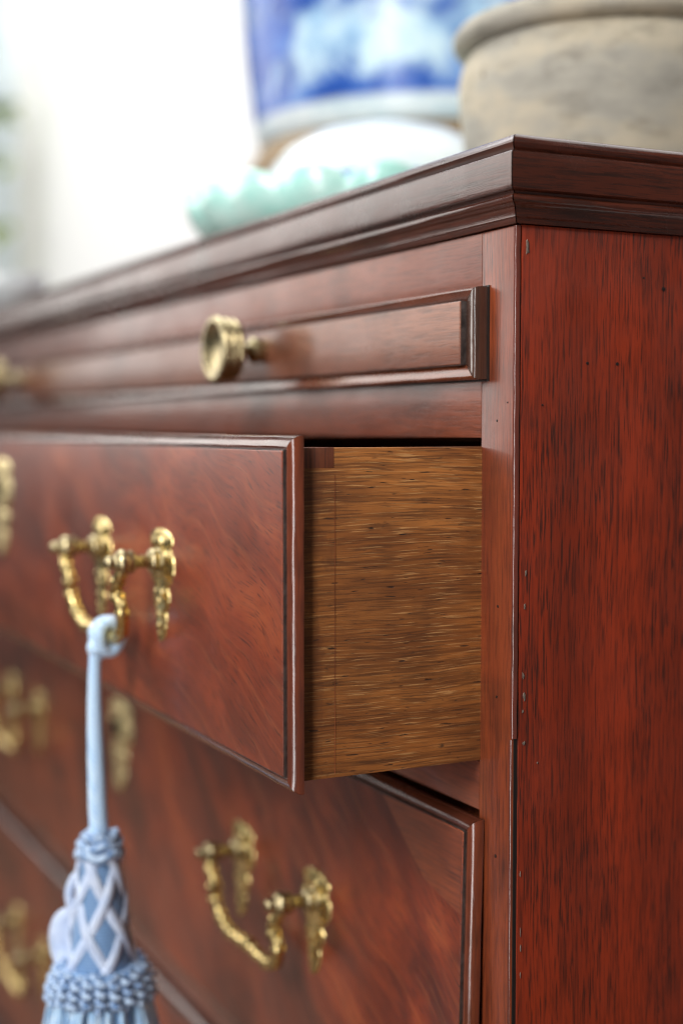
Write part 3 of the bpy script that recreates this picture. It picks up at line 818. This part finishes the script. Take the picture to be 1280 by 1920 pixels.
# celadon scalloped dish with a white domed cover in it
M['celadon'] = plain('celadon_glaze', (.40, .80, .72), .25, c2=(.62, .90, .84), vscale=45, coat=.5)
M['whiteware'] = plain('white_porcelain', (.84, .88, .89), .2, c2=(.72, .82, .86), vscale=30, coat=.5)
M['blueline'] = plain('blue_line_glaze', (.16, .30, .55), .25)
DX, DY = -.385, .150
dish = thing('scalloped_dish', 'pale celadon dish with a scalloped lobed edge near the front of the chest top', 'dish', (DX, DY, TOP))
bm = bmesh.new(); rows = []
SEG = 160
def sc_row(r, h, amp, zamp):
    row = []
    for k in range(SEG):
        a = 2*math.pi*k/SEG; lob = abs(math.sin(a*9.5))**.6
        row.append(Vector(((r+amp*lob)*math.cos(a), (r+amp*lob)*math.sin(a), h+zamp*lob)))
    return row
for r, h, am, za in ((.0005, .004, 0, 0), (.055, .004, 0, 0), (.058, 0, 0, 0), (.064, 0, 0, 0), (.066, .006, 0, 0), (.104, .006, .001, .000), (.118, .011, .003, .001), (.125, .021, .006, .004), (.127, .031, .008, .010), (.125, .0325, .008, .010), (.118, .020, .004, .005), (.098, .013, .002, .001), (.06, .011, 0, 0), (.0005, .009, 0, 0)):
    rows.append(sc_row(r, h, am, za))
grid_faces(bm, rows, close_v=True); add('bowl', bm, M['celadon'], dish, 80)
cover = thing('domed_cover', 'white porcelain domed cover with a thin blue line, set in the scalloped dish', 'cover', (DX, DY, TOP+.0118))
bm = bmesh.new(); lathe(bm, [(.0, .004), (.082, 0), (.087, .004), (.088, .012), (.086, .026), (.079, .044), (.066, .060), (.046, .071), (.022, .077), (0, .078)], 64, cap=False); add('dome', bm, M['whiteware'], cover, 70)
bm = bmesh.new(); lathe(bm, [(.0848, .0270), (.0858, .0276), (.0830, .0350), (.0820, .0348)], 64, cap=False); add('painted_band', bm, M['blueline'], cover, 70)

wj = thing('small_white_bowl', 'small pale blue-white bowl at the far left end of the chest top', 'bowl', (-.905, .020, TOP))
bm = bmesh.new(); lathe(bm, [(0, 0), (.016, 0), (.018, .004), (.030, .012), (.037, .022), (.039, .031), (.037, .033), (.033, .022), (.02, .010), (0, .008)], 48, cap=False); add('bowl', bm, M['whiteware'], wj, 70)
bm = bmesh.new(); lathe(bm, [(.0385, .0300), (.0398, .0312), (.0390, .0336), (.0365, .0334)], 48, cap=False); add('rim', bm, M['whiteware'], wj, 70)

# ------------------------------------------------------------------ background: white wall, pale casing, foliage at the far left
M['wall'] = plain('white_plaster', (.86, .86, .85), .7, bump=.05, bscale=60)
M['casing'] = plain('pale_blue_paint', (.72, .80, .84), .5, c2=(.66, .75, .80), vscale=6)
M['floor'] = mahogany('oak_floor', 'x', light=(.17, .085, .035), mid=(.12, .058, .025), dark=(.05, .025, .012), rough=.45, coat=.2, rscale=.3)
M['leaf'] = plain('yellow_green_leaf', (.42, .50, .03), .45, c2=(.22, .32, .02), vscale=14)
M['bark'] = plain('grey_bark', (.07, .07, .055), .8, c2=(.04, .042, .035), vscale=40)
bm = bmesh.new(); box(bm, -2.945, .10, .530, .60, 0, 2.7); tag(add('wall', bm, M['wall']), kind='structure')
bm = bmesh.new(); box(bm, -5.2, 1.2, -1.2, .60, -.05, 0); tag(add('floor', bm, M['floor']), kind='structure')
cas = thing('window_casing', 'pale blue-grey painted casing at the end of the white wall', 'casing', (-3.035, .52, 0))
bm = bmesh.new(); box(bm, -.16, .085, -.012, .10, 0, 2.7, .006); add('board', bm, M['casing'], cas, 40)
bm = bmesh.new(); box(bm, -.19, -.162, -.03, .10, 0, 2.7, .006); add('edge_strip', bm, M['casing'], cas, 40)
plant = thing('leafy_plant', 'tall houseplant with yellow-green leaves at the left edge behind the chest', 'plant', (-2.833, 0.277, 0))
bm = bmesh.new(); lathe(bm, [(0, 0), (.10, 0), (.13, .24), (.135, .26), (.12, .26), (.11, .22), (0, .2)], 32, cap=False); add('planter', bm, M['pot'], plant, 50)
bm = bmesh.new(); tube(bm, spline([(0, 0, .2), (-.01, .0, .6), (.0, .01, 1.0), (-.01, 0, 1.5)], 8), lambda t: .020-.008*t, 10)
for a, h, l in ((.3, .9, .16), (2.4, 1.0, .18), (4.0, .8, .15), (5.4, 1.2, .2), (1.2, 1.35, .2)):
    tube(bm, spline([(0, 0, h), (l*.5*math.cos(a), l*.5*math.sin(a), h+.06), (l*math.cos(a), l*math.sin(a), h+.10)], 6), lambda t: .008-.005*t, 8)
add('trunk', bm, M['bark'], plant, 80)
random.seed(5)
def leaf(p, d, ln, wd):
    bm = bmesh.new(); d = d.normalized(); s_ = d.cross(Vector((0, 0, 1))).normalized(); u_ = s_.cross(d)
    rows = []
    for k in range(7):
        t = k/6; wv = wd*math.sin(math.pi*(t*.92+.04))**.8; c = p+d*ln*t - Vector((0, 0, 1))*ln*.35*t*t
        rows.append([c-s_*wv+u_*wv*.25, c, c+s_*wv+u_*wv*.25])
    grid_faces(bm, rows); o = add('leaf', bm, M['leaf'], plant, 80); return o
for k in range(110):
    a = random.uniform(0, 2*math.pi); h = random.uniform(.62, 1.7); r0 = random.uniform(.02, .10)
    leaf(Vector((r0*math.cos(a), r0*math.sin(a), h)), Vector((math.cos(a), math.sin(a), random.uniform(-.1, .6))), random.uniform(.07, .12), random.uniform(.018, .028))
for (cx, cy, cz), nl, sp in (((0.105, 0.168, 1.397), 16, .020), ((0.105, 0.154, 1.291), 8, .016), ((0.113, 0.150, 1.138), 9, .018)):
    bm = bmesh.new(); tube(bm, spline([(0, 0, cz-.10), (cx*.5, cy*.5, cz-.03), (cx, cy, cz)], 6), lambda t: .006-.003*t, 8); add('twig', bm, M['bark'], plant, 80)
    for k in range(nl):
        a = random.uniform(0, 2*math.pi)
        leaf(Vector((cx, cy, cz))+Vector((random.uniform(-sp, sp), random.uniform(-sp, sp), random.uniform(-sp, sp))), Vector((math.cos(a), math.sin(a), random.uniform(-.3, .5))), random.uniform(.035, .055), random.uniform(.012, .018))
